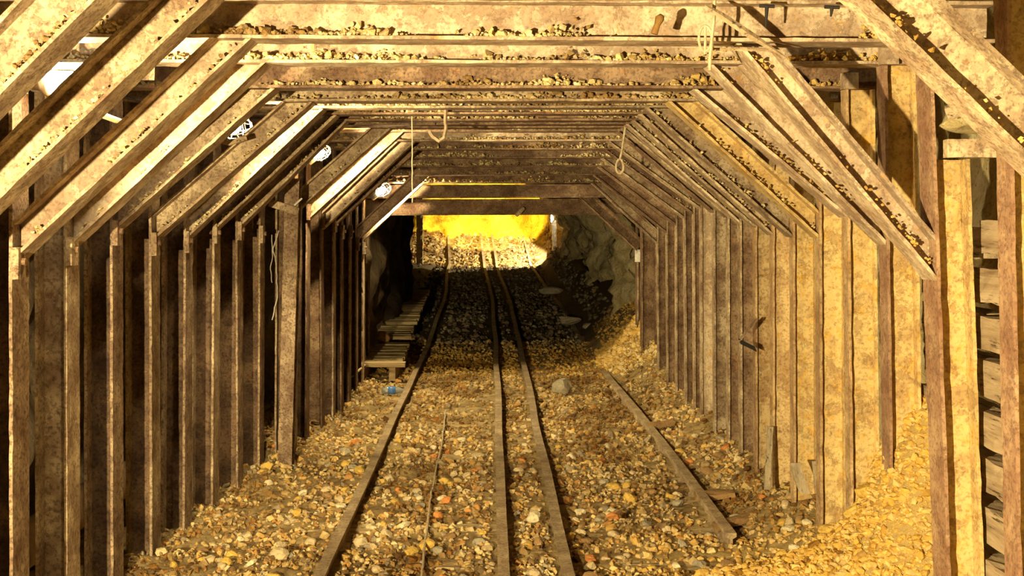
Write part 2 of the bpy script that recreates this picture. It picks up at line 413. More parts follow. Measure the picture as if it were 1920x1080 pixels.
#        d     xL   xR   capL capR | left knee line (x0,y0)-(x1,y1) | right knee line | material l/r/cap/kneeL/kneeR
SETS = [
 ('X', 3.05, -300, 2091, -80, -80, (175, 0, 0, 176), (1622, 0, 1920, 287), 'steel', 'steel_l', 'steel', 'steel', 'steel'),
 ('Y', 3.61, -110, 1912, -15, -15, (387, 0, 0, 370), None, 'steel', 'steel_y', 'steel', 'steel', 'steel_l'),
 ('A', 4.16, 24, 1780, 68, 80, (462, 78, 55, 458), (1398, 100, 1748, 516), 'steel_g', 'steel_y', 'steel_l', 'steel_l', 'steel_l'),
 ('B', 4.78, 126, 1668, 116, 120, (502, 112, 152, 440), (1320, 110, 1650, 447), 'steel', 'steel_y', 'steel_l', 'steel_l', 'steel_l'),
 ('C', 5.30, 212, 1596, 164, 166, (556, 128, 240, 408), (1262, 135, 1586, 405), 'steel_g', 'steel_y', 'steel_d', 'steel', 'steel_l'),
 ('D', 5.80, 285, 1537, 190, 189, (600, 178, 308, 432), (1240, 178, 1524, 436), 'steel', 'steel_y', 'steel', 'steel', 'steel_y'),
 ('E', 6.31, 347, 1487, 203, 201, (620, 190, 368, 430), (1212, 203, 1475, 436), 'steel_g', 'steel_y', 'steel', 'steel', 'steel'),
 ('F', 6.75, 400, 1450, 215, 213, (650, 198, 418, 416), (1198, 214, 1438, 432), 'steel', 'steel_m', 'steel_d', 'steel', 'steel'),
 ('G', 7.20, 446, 1417, 227, 225, (671, 206, 463, 412), (1186, 226, 1408, 420), 'steel_g', 'steel_m', 'steel_d', 'steel', 'steel'),
 ('H', 7.63, 487, 1389, 235, 232, None, (1174, 233, 1380, 412), 'steel_g', 'steel_d', 'steel_d', 'steel_g', 'steel_l'),
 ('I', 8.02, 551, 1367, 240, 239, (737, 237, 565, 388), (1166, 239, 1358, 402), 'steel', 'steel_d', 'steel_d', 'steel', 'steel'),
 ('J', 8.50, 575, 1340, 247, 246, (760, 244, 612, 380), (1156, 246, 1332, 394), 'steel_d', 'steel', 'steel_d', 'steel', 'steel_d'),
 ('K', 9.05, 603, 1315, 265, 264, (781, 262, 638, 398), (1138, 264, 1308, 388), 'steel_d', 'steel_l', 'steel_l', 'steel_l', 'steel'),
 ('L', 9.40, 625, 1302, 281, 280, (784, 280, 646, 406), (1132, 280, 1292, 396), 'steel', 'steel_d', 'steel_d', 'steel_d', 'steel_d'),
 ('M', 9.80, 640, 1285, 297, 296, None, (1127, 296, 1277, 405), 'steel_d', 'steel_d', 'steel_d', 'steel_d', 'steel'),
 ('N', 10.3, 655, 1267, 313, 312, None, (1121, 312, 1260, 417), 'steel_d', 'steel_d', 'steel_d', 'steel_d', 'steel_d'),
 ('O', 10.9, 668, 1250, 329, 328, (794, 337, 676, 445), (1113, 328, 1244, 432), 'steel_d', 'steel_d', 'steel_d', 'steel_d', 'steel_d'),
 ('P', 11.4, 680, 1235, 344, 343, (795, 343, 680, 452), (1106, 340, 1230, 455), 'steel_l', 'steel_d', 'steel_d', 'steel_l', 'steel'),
]
LEAN = {'A': (-38, 6), 'Y': (-24, 6), 'B': (-10, 3), 'C': (-10, 2)}   # right post: px at top / bottom relative to xR
WD, DP, KD, CH = .15, .125, .125, .14
RW = {'X': .14, 'Y': .1, 'A': .14, 'B': .10}   # flange widths on the right
crust_pts = []
def hexbolt(c, n, r=.013, t=.014):
    n = Vector(n).normalized(); u = n.orthogonal().normalized(); s = n.cross(u)
    V = [c+(u*math.cos(k*math.pi/3)+s*math.sin(k*math.pi/3))*r+n*(t*e) for e in (0, 1) for k in range(6)]
    return V, [(0, 1, 7, 6), (1, 2, 8, 7), (2, 3, 9, 8), (3, 4, 10, 9), (4, 5, 11, 10), (5, 0, 6, 11), (6, 7, 8, 9, 10, 11), (5, 4, 3, 2, 1, 0)]
def hole_disc(x, y, z, r=.014):
    V = [Vector((x, y, z))]+[Vector((x+r*math.cos(k*.5236)*(1+.1*math.sin(k*3)), y, z+r*math.sin(k*.5236))) for k in range(12)]
    V2 = [q+Vector((0, .004, 0)) for q in V]
    Fc = [(0, 1+(k+1) % 12, 1+k) for k in range(12)]+[(13, 14+k, 14+(k+1) % 12) for k in range(12)]+[(1+k, 1+(k+1) % 12, 14+(k+1) % 12, 14+k) for k in range(12)]
    return V+V2, Fc
nl = nr = nc = nkl = nkr = 0
for si, (nm, d, xL, xR, cl, cr, kl, kr, ml, mr_, mc, mkl, mkr) in enumerate(SETS):
    zc_l = P(0, cl, d).z; zc_r = P(0, cr, d).z; XL = P(xL, 0, d).x; XR = P(xR, 0, d).x
    yc = d+WD/2
    lt, lb = LEAN.get(nm, (random.uniform(-4, 1), random.uniform(-1, 3)))
    # left post
    if nm in 'XY': lab = 'steel post of a near frame at the far left edge of the view'; lab += ', nearest' if nm == 'X' else ', second nearest'
    else:
        lab = f'rusty steel H-beam post on the left wall, {ORD[nl]} from the left edge of the photo'; nl += 1
    gz = ground(XL, d)-.15
    r = thing('steel_post', (XL-DP/2, yc, gz), lab, 'post', 'steel posts along the left wall')
    lean = random.uniform(-.015, .012)
    c0, c1 = Vector((XL-DP/2+lean*.4, yc, gz)), Vector((XL-DP/2-lean, yc, zc_l-.002))
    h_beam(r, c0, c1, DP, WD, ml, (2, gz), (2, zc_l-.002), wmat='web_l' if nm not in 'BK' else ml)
    # post foot and head plates
    ke = (kl or (0, 0, 0, 420))[3]; kz = P(0, ke, d).z
    if nm != 'X':
        # small seat cleats under the knee, one each side of the inner flange
        cz = kz-.06
        cle = obj('seat_cleat', plate(Vector((XL+.012, d+.02, cz-.06)), Vector((XL+.012, d+.02, cz+.05)), Vector((1, 0, 0)), .012, Vector((0, 1, 0)), .035, jit=.003), ml, r)
        obj('bolt', hexbolt(Vector((XL+.024, d+.02, cz)), (1, 0, 0)), 'steel_d', cle)
    # right post
    if nm in 'X': lab = 'steel post of the nearest frame, at the far right edge of the view'
    else:
        lab = f'dusty steel H-beam post on the right wall, {ORD[nr]} from the right edge of the photo'; nr += 1
    gz = min(ground(XR, d), ground(XR, d+.15))-.2
    r = thing('steel_post', (XR+DP/2, yc, gz), lab, 'post', 'steel posts along the right wall')
    xt, xb = P(xR+lt, 0, d).x, P(xR+lb, 0, d).x
    c0, c1 = Vector((xb+DP/2, yc, gz)), Vector((xt+DP/2, yc, zc_r-.002))
    rw = RW.get(nm, .082); dy = Vector((0, (rw-WD)/2, 0))
    h_beam(r, c0+dy, c1+dy, DP, rw, mr_, (2, gz), (2, zc_r-.002), e1w=(2, P(0, 298, d).z) if nm == 'A' else None, imat='flange_r' if nm in 'XYAB' else 'flange_y' if nm in 'CDEFG' else 'steel')
    if nm in 'BCD':   # square clip plate at the head of the post
        cpz = zc_r
        cp = obj('clip_block', plate(Vector((xt+.01, d-.02, cpz-.005)), Vector((xt+.01, d-.02, cpz+.065)), Vector((1, 0, 0)), .034, Vector((0, 1, 0)), .02, jit=.002), 'steel_l', r)
    for (hx, hz, who) in ((1618, 680, 'C'), (1505, 761, 'E'), (1548, 193, 'D'), (1700, 400, 'zz')):
        if who == nm:
            q = P(hx, hz, d+.05-.007); obj('bolt_hole', hole_disc(q.x, q.y-.003, q.z), 'black', r)
    # cap beam
    if nm in 'XY': lab = 'steel cap beam just above the top edge of the view, %s one' % ('nearer' if nm == 'X' else 'farther')
    else: lab = f'rusty steel cap beam overhead, {ORD[nc]} one down from the top edge of the photo'; nc += 1
    r = thing('cap_beam', ((XL+XR)/2, yc, (zc_l+zc_r)/2), lab, 'beam', 'steel cap beams across the roof')
    c0, c1 = Vector((XL-DP-.03, yc, zc_l+CH/2)), Vector((XR+DP+.03, yc, zc_r+CH/2))
    h_beam(r, c0, c1, CH, WD, mc, flip=1)
    n = int(1400*(1 if d < 7 else .6)); lo = .18 if nm not in 'NOP' else .3
    if nm not in 'XY':
        pts, sz = [], []
        for _ in range(n):
            t = random.random(); x = XL+(XR-XL)*t
            if noise.noise(Vector((x*2.6, d*3, 0)))+random.uniform(-.35, .35) < -.12: continue
            s = random.uniform(.004, .014)*(1.8 if random.random() < .15 else 1)
            zz = zc_l+(zc_r-zc_l)*t+.012
            yy = d+random.uniform(.006, .058); hh = (yy-d)*1.0*max(.05, .45+1.6*noise.noise(Vector((x*5, d, 1))))
            pts.append((x, yy, zz+s*.4+hh*random.random()**1.6)); sz.append(s)
        if pts:
            o = scatter_mesh('loose_ore', pts, sz, 'crust', TEMPS)
            tag(o, f'crumbled yellow ore lying along the {ORD[nc-1]} cap beam down from the top edge', 'rubble', 'ore crust on the cap beams', 'stuff')
    # knee braces
    for side, k, mat in ((-1, kl, mkl), (1, kr, mkr)):
        if k is None: continue
        KD = {'X': .14, 'Y': .12}.get(nm, .098)
        p0, p1 = P(k[0], k[1], d), P(k[2], k[3], d)     # underside line: upper end -> lower end
        a = (p1-p0).normalized(); up = Vector((0, 1, 0)).cross(a).normalized()
        if up.z < 0: up = -up
        sh = up*(KD/2)+Vector((0, WD/2+.0, 0))
        if side < 0: lab = f'diagonal steel knee brace at the upper left, {ORD[nkl]} from the near end'; nkl += 1
        else: lab = f'diagonal steel knee brace at the upper right, {ORD[nkr]} from the near end'; nkr += 1
        zc = zc_l if side < 0 else zc_r
        xin = XL if side < 0 else P(xR+lt*.5, 0, d).x
        r = thing('knee_brace', (p1.x, yc, p1.z), lab, 'brace', 'diagonal knee braces, %s side' % ('left' if side < 0 else 'right'))
        h_beam(r, p0+sh, p1+sh, KD, WD-.012, mat, (2, zc-.002), (0, xin-side*.002))
        # ore on the lower flange
        n = 120 if d < 8 else 40; pts, sz = [], []
        for _ in range(n):
            t = random.random()**(.7 if side < 0 else 1.2)
            q = p0.lerp(p1, t)
            if (q.x-xin)*side > -.03 or q.z > zc-.03: continue
            if noise.noise(q*3.3)+random.uniform(-.3, .3) < 0: continue
            s = random.uniform(.004, .012)
            q = q+up*(.013+s*.5+random.uniform(0, .014))+Vector((0, random.uniform(.008, .06), 0)); pts.append(tuple(q)); sz.append(s)
        if len(pts) > 5 and d < 9.5:
            o = scatter_mesh('loose_ore', pts, sz, 'crust', TEMPS)
            tag(o, f'yellow ore crumbs lying on the {ORD[(nkl if side<0 else nkr)-1]} {"left" if side<0 else "right"} knee brace from the near end', 'rubble', 'ore crumbs on the knee braces', 'stuff')
# two low lintels behind the last frame
for k, (d, top, bot, lab) in enumerate(((11.85, 347, 372, 'upper dark steel lintel closing the far end of the steel section'), (12.25, 374, 404, 'lowest dark steel lintel above the far black opening'))):
    z0, z1 = P(0, bot, d).z, P(0, top, d).z
    r = thing('lintel_beam', (.1, d+.07, z0), lab, 'beam')
    c = (z0+z1)/2; hb = z1-z0
    h_beam(r, Vector((-1.42, d+.07, c)), Vector((1.62, d+.07, c+.01)), hb, .14, 'steel_d')
    for side in (-1, 1):
        x = -1.3 if side < 0 else 1.52
        rr = thing('steel_post', (x, d+.07, -.2), f'dark steel post under the {"upper" if k==0 else "lowest"} far lintel, on the {"left" if side<0 else "right"}', 'post')
        h_beam(rr, Vector((x, d+.07, -.25)), Vector((x, d+.07, z0-.002)), .14, .14, 'steel_d')
rr = thing('pipe_hanger', P(975, 398, 12.2), 'short pipe stub hooked on the lowest far lintel', 'pipe')
obj('stub', tube([P(968, 404, 12.22), P(975, 397, 12.2), P(981, 390, 12.22)], [.018, .024, .022], 10), 'steel', rr)
# far right short wedge between lintel and last right knee
q = [(1105, 338), (1122, 338), (1205, 455), (1190, 462)]
r = thing('knee_brace', P(1190, 455, 12.05), 'dark diagonal brace behind the last right knee brace at the far opening', 'brace')
h_beam(r, P(1080, 350, 12.08), P(1200, 462, 12.08), .12, .1, 'steel_d')

# odd leaning post on the left, flange turned to the viewer, with its strap
d = 7.72
r = thing('prop_post', P(532, 866, d), 'broad leaning steel prop set in front of the left wall posts', 'post')
g0 = ground(-1.3, d)-.1
b0 = Vector((P(533, 0, d).x, d+.05, g0)); b1 = P(548, 335, d)+Vector((0, .05, 0))
a = (b1-b0).normalized(); vx = (Vector((1, 0, 0))-a*a.x).normalized(); uy = Vector((0, 1, 0))
obj('web', plate(b0, b1, uy, .05, vx, .006, jit=.002), 'steel_g', r)
for s in (-1, 1):
    obj('flange', plate(b0+uy*s*.05, b1+uy*s*.05, uy, .006, vx, .045, jit=.002, chip=.006), 'steel_g', r)
st = obj('strap', plate(P(505, 380, d-.03), P(560, 397, d-.03), Vector((.2, 0, 1)).normalized(), .024, Vector((0, 1, 0)), .006, jit=.002), 'steel', r, label='flat iron strap')
obj('bolt', hexbolt(P(511, 377, d-.036), (0, -1, 0)), 'steel_d', st)
for pp in ((496, 372, 520, 362), (552, 385, 566, 372)):
    obj('pin', tube([P(pp[0], pp[1], d-.05), P(pp[2], pp[3], d-.02)], .006, 6), 'white', st)

# ------------------------------------------------------------------ track
def rail_x(x0, y):
    return x0-.03*sm(y, 13, 19.4)-.19*sm(y, 19.4, 28.3)-(.05*(y-28.3) if y > 28.3 else 0)
def rail(x0, y0, y1, lab, xo=lambda y: 0):
    prof = [(-.026, 0), (.026, 0), (.026, -.018), (.007, -.03), (.007, -.075), (.042, -.085), (.042, -.095), (-.042, -.095), (-.042, -.085), (-.007, -.075), (-.007, -.03), (-.026, -.018)]
    V, Fc, n = [], [], len(prof); yy = y0; i = 0
    while yy <= y1+.01:
        zt = ground_mid(yy); cx = rail_x(x0, yy)+xo(yy)+noise.noise(Vector((x0*9, yy*.5, 0)))*.012
        for (px, pz) in prof: V.append(Vector((cx+px, yy, zt+pz))+noise.noise_vector(Vector((px*50+x0, yy*9, pz*50)))*.0015)
        if i:
            for k in range(n): Fc.append(((i-1)*n+k, (i-1)*n+(k+1) % n, i*n+(k+1) % n, i*n+k))
        i += 1; yy += .12
    Fc.append(tuple(range(n-1, -1, -1))); Fc.append(tuple((i-1)*n+k for k in range(n)))
    r = thing('rail', (x0, y0, ground_mid(y0)-.095), lab, 'rail', 'mine track rails')
    obj('rail_bar', (V, Fc), 'rail', r)
    return r
def ground_mid(y):
    z = .0
    z += .08*sm(y, 14, 20)+.23*sm(y, 20, 28.3)
    if y > 28.3: z += (y-28.3)*.30
    return z+.004*math.sin(y*1.3)
RX = [-.75, .05, .333, 1.18]
R1 = rail(RX[0], 4.0, 31, 'leftmost steel rail on the floor, its bend running to the dark end')
R2 = rail(RX[1], 4.0, 31, 'second steel rail from the left, nearly straight up the middle')
R3 = rail(RX[2], 4.0, 31, 'third steel rail from the left, just right of the middle')
R4 = rail(RX[3], 6.02, 31, 'rightmost steel rail, its near end buried under the ochre heap', lambda y: -.07*sm(y, 8, 12))
for R_, x0, yj in ((R1, RX[0], 7.4), (R2, RX[1], 6.9), (R3, RX[2], 8.6), (R3, RX[2], 5.95), (R4, RX[3], 7.1)):
    fp = obj('fishplate', box((x0+.008, yj-.2, -.06), (x0+.022, yj+.2, -.03)), 'steel_d', R_)
    for k in (-.14, -.05, .05, .14): obj('bolt', hexbolt(Vector((x0+.022, yj+k, -.045)), (1, 0, 0), .011), 'steel_d', fp)
# sleepers, mostly covered
ysl = 4.55; k = 0
while ysl < 12.6:
    for (xa, xb, w_) in ((-1.0, .22, 'left'), (.26, 1.34, 'right')):
        zt = -.076+random.uniform(-.012, .008); sk = random.uniform(-.03, .03)
        vf = plate(Vector((xa+random.uniform(-.06, .03), ysl+sk, zt-.05)), Vector((xb, ysl-sk, zt-.05)), Vector((0, 1, 0)), .075, Vector((0, 0, 1)), .05, jit=.005, seg=.08)
        tag(obj('railway_sleeper', vf, 'sleeper'), f'half buried wooden sleeper under the {w_} track, {ORD[k]} from the near end', 'sleeper', 'wooden sleepers under the tracks')
    ysl += .62; k += 1

# ------------------------------------------------------------------ rubble
def near_rail(x, y, m):
    return any(abs(x-rail_x(r0, y)) < m for r0 in RX[:3]) or (y > 6.0 and abs(x-RX[3]) < m)
pts, sz = [], []
while len(pts) < 26000:
    y = 4.35*math.exp(random.random()*1.25); x = random.uniform(-1.75, 1.75)
    s = random.uniform(.008, .021)*(1+.6*(random.random() < .12))*(y/6)**.25
    if near_rail(x, y, .03+s*.8): continue
    if noise.noise(Vector((x*3, y*3, 7))) < -.28 and random.random() < .6: continue
    pts.append((x, y, ground(x, y)+s*random.uniform(.0, .55))); sz.append(s)
o = scatter_mesh('ballast_rubble', pts, sz, 'rubble', TEMPL)
tag(o, 'thick spread of small broken yellow ore covering the tunnel floor', 'rubble', None, 'stuff')
for (n_, x0, x1, y0, y1, s0, s1, lab) in ((13000, .35, 1.72, 4.45, 5.6, .004, .024, 'heap of bright ochre ore spilling from the right wall in the foreground'), (3000, .9, 1.72, 11.7, 13.5, .01, .04, 'sloping heap of yellow ore against the right wall at the far end')):
    pts, sz = [], []
    while len(pts) < n_:
        x, y = random.uniform(x0, x1), random.uniform(y0, y1); s_ = s0+(s1-s0)*random.random()**3
        if ground(x, y) < .0: continue
        pts.append((x, y, ground(x, y)+s_*random.uniform(-.1, .6))); sz.append(s_)
    tag(scatter_mesh('ore_heap', pts, sz, 'heap', TEMPR), lab, 'heap', None, 'stuff')
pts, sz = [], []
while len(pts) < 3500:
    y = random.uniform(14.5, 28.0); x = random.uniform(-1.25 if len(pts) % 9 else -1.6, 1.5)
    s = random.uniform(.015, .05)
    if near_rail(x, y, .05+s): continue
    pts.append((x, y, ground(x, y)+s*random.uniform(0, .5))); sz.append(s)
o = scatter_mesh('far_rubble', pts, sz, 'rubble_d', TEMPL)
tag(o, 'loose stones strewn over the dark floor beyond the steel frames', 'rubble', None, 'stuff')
pts, sz = [], []
while len(pts) < 1500:
    y = random.uniform(28.0, 30.6); x = random.uniform(-1.9, 1.5); s = random.uniform(.02, .07)
    if near_rail(x, y, .05+s): continue
    pts.append((x, y, ground(x, y)+s*random.uniform(0, .5))); sz.append(s)
tag(scatter_mesh('slope_rubble', pts, sz, 'rubble', TEMPL), 'bright stones on the rising slope in the far lit chamber', 'rubble', None, 'stuff')
# the largest stones, one object each
variants = [mesh('ore_stone', *stone_vf(1, 40+i, 2), 'rubble') for i in range(14)]
cmat = []
for nm_, c in (('ochre_stone', (.66, .42, .09)), ('tan_stone', (.60, .46, .24)), ('orange_stone', (.62, .25, .07)), ('grey_stone', (.38, .32, .20)), ('pale_stone', (.74, .62, .36)), ('brown_stone', (.34, .20, .08))):
    M[nm_] = rock(nm_, [(.3, tuple(q*.6 for q in c)), (.5, c), (.7, tuple(min(1, q*1.15) for q in c))], 12, .02); cmat.append(nm_)
kinds = {'tan_stone': 5, 'ochre_stone': 4, 'pale_stone': 3, 'grey_stone': 2, 'brown_stone': 3, 'orange_stone': 1}
bag = [k_ for k_, c in kinds.items() for _ in range(c)]
vm = {}
for kn in cmat:
    for i, me in enumerate(variants):
        m2 = me.copy(); m2.materials[0] = M[kn]; m2.name = kn; vm[kn, i] = m2
cnt = 0
word = {'tan_stone': 'tan', 'ochre_stone': 'ochre', 'pale_stone': 'pale yellow', 'grey_stone': 'grey', 'brown_stone': 'brown', 'orange_stone': 'orange'}
proto = {}
while cnt < 290:
    y = 4.75*math.exp(random.random()*.62); x = random.uniform(-1.5, 1.55); s = random.uniform(.022, .040)*(1+.4*(random.random() < .1))
    if near_rail(x, y, .03+s): continue
    kn = random.choice(bag)
    if x > .7 and y < 5.6: kn = random.choice(['ochre_stone', 'ochre_stone', 'pale_stone'])
    zone = ('left of the leftmost rail' if x < RX[0] else 'between the two left rails' if x < RX[1] else 'between the two middle rails' if x < RX[2] else 'right of the third rail')
    if kn in proto: o = proto[kn].copy(); o.data = vm[kn, random.randrange(14)]
    else: o = bpy.data.objects.new('ore_stone', vm[kn, random.randrange(14)]); proto[kn] = o
    COL.objects.link(o)
    o.location = (x, y, ground(x, y)+s*.35); o.scale = (s, s, s); o.rotation_euler = (random.gauss(0, .25), random.gauss(0, .25), random.uniform(0, 6.28))
    o['label'] = f'one of the larger {word[kn]} broken stones {zone}'; o['category'] = 'stone'; o['group'] = f'larger {word[kn]} stones {zone}'
    cnt += 1
def boulder(px, py, d, rad, mat, lab, sc=(1, 1, 1), seed=1, rz=0):
    vf = stone_vf(rad, seed, 3); q = P(px, py, d); v = [Vector((p.x*sc[0], p.y*sc[1], p.z*sc[2])) for p in vf[0]]
    o = obj('rock', ([p+q for p in v], vf[1]), mat); tag(o, lab, 'rock'); return o
for k, (px, py, rr_, pl) in enumerate(((1470, 1010, .045, 'left'), (1560, 985, .05, 'middle'), (1625, 905, .055, 'top'), (1600, 1050, .05, 'bottom right'), (1340, 1045, .04, 'lowest left'))):
    x_, y_ = (px-CX)*4.95/F, 4.95
    o = obj('ore_lump', ([p+Vector((x_, y_, ground(x_, y_)+rr_*.2)) for p in stone_vf(rr_, 700+k, 3)[0]], stone_vf(rr_, 700+k, 3)[1]), 'ochre_stone')
    tag(o, f'large ochre lump in the foreground heap, the {pl} one', 'rock')
boulder(1058, 728, 11.0, .1, 'grey_stone', 'big grey angular rock beside the third rail, far down the track', (1.1, 1, 1.15), 5)
boulder(1000, 968, 6.4, .055, 'pale_stone', 'pale green-grey block against the third rail in the foreground', seed=8)
boulder(1150, 968, 6.35, .04, 'orange_stone', 'orange stone among brown rubble right of the third rail', seed=9)
boulder(715, 635, 13.4, .09, 'brown_stone', 'dark boulder at the foot of the far left wall', (1, 1, 1.3), 12)
boulder(1325, 570, 19, .2, 'pale_stone', 'pale boulder in the dark on the far right', seed=14) if False else None
for (px, py, d, rr_, lab) in ((1105, 600, 16.2, .13, 'lighter slab lying in the dark beyond the last frame, left one'), (1150, 612, 15.6, .12, 'lighter slab lying in the dark beyond the last frame, right one'), (1072, 545, 20, .14, 'pale block leaning at the dark foot of the far right wall')):
    boulder(px-40, py, d, rr_, 'grey_stone', lab, (1.3, 1, .7), int(px))

# ------------------------------------------------------------------ timber lagging behind the near right posts
def timber(c, L_, hy, hz, hx, lab, rz=0, name='lagging_timber', mat='timber', rx=0):
    a = Vector((math.sin(rz), math.cos(rz), math.sin(rx))).normalized(); u = a.cross(Vector((0, 0, 1))).normalized(); v = u.cross(a)
    o = obj(name, plate(c-a*L_/2, c+a*L_/2, u, hx, v, hz, jit=.006, seg=.06), mat)
    return tag(o, lab, 'timber', 'timber lagging behind the right wall posts')
for (gy, xin, nb, who) in ((3.95, 1.555, 9, 'between the first and second right posts'), (4.56, 1.575, 9, 'between the second and third right posts')):
    z = .12; k = 0
    while z < 1.45 and k < 14:
        hz = random.uniform(.052, .064)
        timber(Vector((xin+.178+random.uniform(-.012, .012), gy, z+hz)), .60, .1, hz, .05, f'grey weathered lagging timber {who}, {ORD[k]} from the bottom', random.uniform(-.02, .02))
        # small splinter wedge in the gap
        if k % 2 == 0:
            sp = obj('wood_splinter', box((xin+.14, gy-.05, z+2*hz+.002), (xin+.185, gy+.12, z+2*hz+.022), .006), 'timber')
            tag(sp, f'broken wood splinter wedged {who}, above the {ORD[k]} timber', 'splinter', 'wood splinters in the lagging gaps')
        z += 2*hz+random.uniform(.035, .055); k += 1
# strut between the first two right posts and log behind
r = thing('spreader_bar', P(1825, 278, 3.9), 'short flat steel spreader between the first and second right posts', 'bar')
obj('bar', plate(P(1772, 279, 4.1), P(1884, 278, 4.0), Vector((0, 0, 1)), .03, Vector((0, 1, 0)), .02, jit=.002), 'steel', r)
tag(obj('log', tube([P(1778, 212, 4.0), P(1850, 185, 3.92)], [.026, .03], 10), 'timber'), 'round log end poking from rock behind the right knee brace', 'log')
tag(obj('rock_fill', ([p+P(1845, 205, 4.12) for p in stone_vf(.15, 77, 4)[0]], stone_vf(.15, 77, 4)[1]), 'rock_r'), 'pale yellow crumbling rock above the lagging behind the second right post', 'rock')
# leaning planks on right wall foot
def slab(a, b_, w_, t_, lab, mat='plank', name='plank', face=Vector((1, 0, 0))):
    o = obj(name, plate(a, b_, face, w_/2, Vector((0, 1, 0)), t_/2, jit=.003, seg=.05), mat); return tag(o, lab, 'plank')
slab(P(1438, 918, 6.55), P(1444, 800, 6.7), .03, .012, 'thin grey lath leaning upright on the seventh right post')
slab(P(1508, 925, 5.9), P(1490, 868, 5.96), .05, .015, 'short dark broken plank leaning at the foot of the right wall')
slab(P(1535, 925, 5.88), P(1528, 865, 5.94), .03, .012, 'short grey broken plank beside the dark one at the right wall foot')
for (px, py, d, L_, a_, lab) in ((1375, 930, 6.35, .26, .5, 'flat reddish slate slab lying on rubble right of the rightmost rail'), (1340, 882, 6.9, .22, -.1, 'flat dark slab right of the rightmost rail, farther one'), (1240, 770, 9.1, .2, .2, 'dark splinter of wood by the far part of the rightmost rail')):
    q = P(px, py, d); q.z = ground(q.x, d)+.045
    ax = Vector((math.cos(a_), math.sin(a_), .08)).normalized()
    o = obj('slab', plate(q-ax*L_/2, q+ax*L_/2, Vector((0, 1, 0)), .05, Vector((0, 0, 1)), .014, jit=.009, seg=.05), 'brown_stone'); tag(o, lab, 'slab')
# sheet-metal flap sticking out of the right wall
d = 7.05
A, B, C_, D_ = P(1417, 605, d), P(1386, 638, d-.03), P(1410, 660, d-.03), P(1417, 640, d)
V = [A, B, C_, D_]; V = V+[p+Vector((0, .05, 0)) for p in V]
r = thing('metal_flap', P(1417, 640, d), 'bent grey metal flap jutting from the right wall, black underneath', 'flap')
obj('flap_face', plate(P(1417, 600, d-.02), P(1387, 637, d-.05), Vector((.7, 0, .7)), .012, Vector((0, 1, 0)), .03, jit=.001), 'steel_g', r)
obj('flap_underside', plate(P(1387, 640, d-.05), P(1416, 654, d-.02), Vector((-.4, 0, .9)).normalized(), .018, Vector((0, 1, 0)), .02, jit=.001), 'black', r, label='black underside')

# ------------------------------------------------------------------ boards, bottle, strings
r = thing('boardwalk', P(735, 680, 12.4), 'stack of short cross boards laid as a walkway at the far left of the track', 'boardwalk')
y = 11.75; k = 0
while y < 21:
    if 13.5 < y < 13.75 or 15 < y < 15.3: y += .2; continue
    xm = -1.08-.02*(y-12); zt = .10+(.05 if y > 13.7 else 0)+random.uniform(-.008, .008)+.03*sm(y, 14, 20)
    wd = .2 if k > 0 else .24
    obj('board', plate(Vector((xm-wd, y, zt)), Vector((xm+wd+random.uniform(-.02, .02), y+random.uniform(-.01, .01), zt)), Vector((0, 1, 0)), .055, Vector((0, 0, 1)), .02, jit=.003), 'sleeper', r)
    y += .13 if k > 1 else .2; k += 1
for s in (-.15, .15):
    obj('bearer', box((-1.1+s-.03, 11.7, -.05), (-1.1+s+.03, 13.4, .078)), 'sleeper', r)
q = P(737, 731, 10.9); q.z = ground(q.x, 10.9)+.05
r = thing('water_bottle', q, 'clear plastic water bottle with blue label lying left of the leftmost rail', 'bottle')
ax = Vector((1, .15, 0)).normalized()
obj('bottle_body', tube([q-ax*.1, q-ax*.095, q-ax*.05, q+ax*.04, q+ax*.075, q+ax*.09, q+ax*.1], [.012, .03, .032, .032, .02, .012, .012], 14), 'plastic', r, True)
obj('bottle_label', tube([q-ax*.045, q+ax*.02], .0335, 14), 'blue', r, True)
obj('bottle_cap', tube([q+ax*.1, q+ax*.118], .015, 12), 'white', r, True)
def string(pts, rad, lab, mat='rope', name='string', wob=.004, cat='string'):
    out = []
    for i in range(len(pts)-1):
        a, b_ = Vector(pts[i]), Vector(pts[i+1])
        for k in range(6):
            p = a.lerp(b_, k/6); out.append(p+noise.noise_vector(p*23)*wob)
    out.append(Vector(pts[-1])); return tag(obj(name, tube(out, rad, 6), mat), lab, cat)
string([P(1340, -30, 4.0), P(1338, 40, 4.0), P(1333, 75, 4.0), P(1331, 132, 4.0)], .006, 'frayed string hanging from the near roof on the right, longest piece', wob=.003)
pts_ = [P(1322+12*math.sin(t)*1.0, 72-24*math.cos(t), 4.0) for t in [i*.45 for i in range(15)]]+[P(1322, 102, 4.0)]
string(pts_, .0045, 'small pale string loop knotted beside the hanging string near the roof', name='string_loop', wob=.001)
string([P(1173, 200, 8.0), P(1172, 240, 8.0), P(1166, 285, 8.0)]+[P(1162+7*math.sin(t), 312-14*math.cos(t), 8.0) for t in [i*.5 for i in range(13)]], .0075, 'knotted rope with a loop hanging from the roof over the far right', name='rope', wob=.003, cat='rope')
string([P(772, 196, 6.9), P(773, 290, 6.9), P(773, 380, 6.9)], .0035, 'long thin string hanging straight down left of the middle', wob=.004)
string([P(835, 200, 6.7), P(836, 235, 6.7), P(832, 258, 6.7), P(822, 264, 6.7), P(812, 256, 6.7), P(806, 246, 6.7)], .010, 'coil of rope hooked on the cap beams above the middle', mat='rope_d', name='rope', wob=.006, cat='rope')
string([P(524, 432, 7.6), P(512, 465, 7.6), P(518, 500, 7.6), P(521, 555, 7.6), P(510, 600, 7.6)], .0035, 'pale loose wire dangling by the leaning prop, right strand', 'wire', 'wire', .006, 'wire')
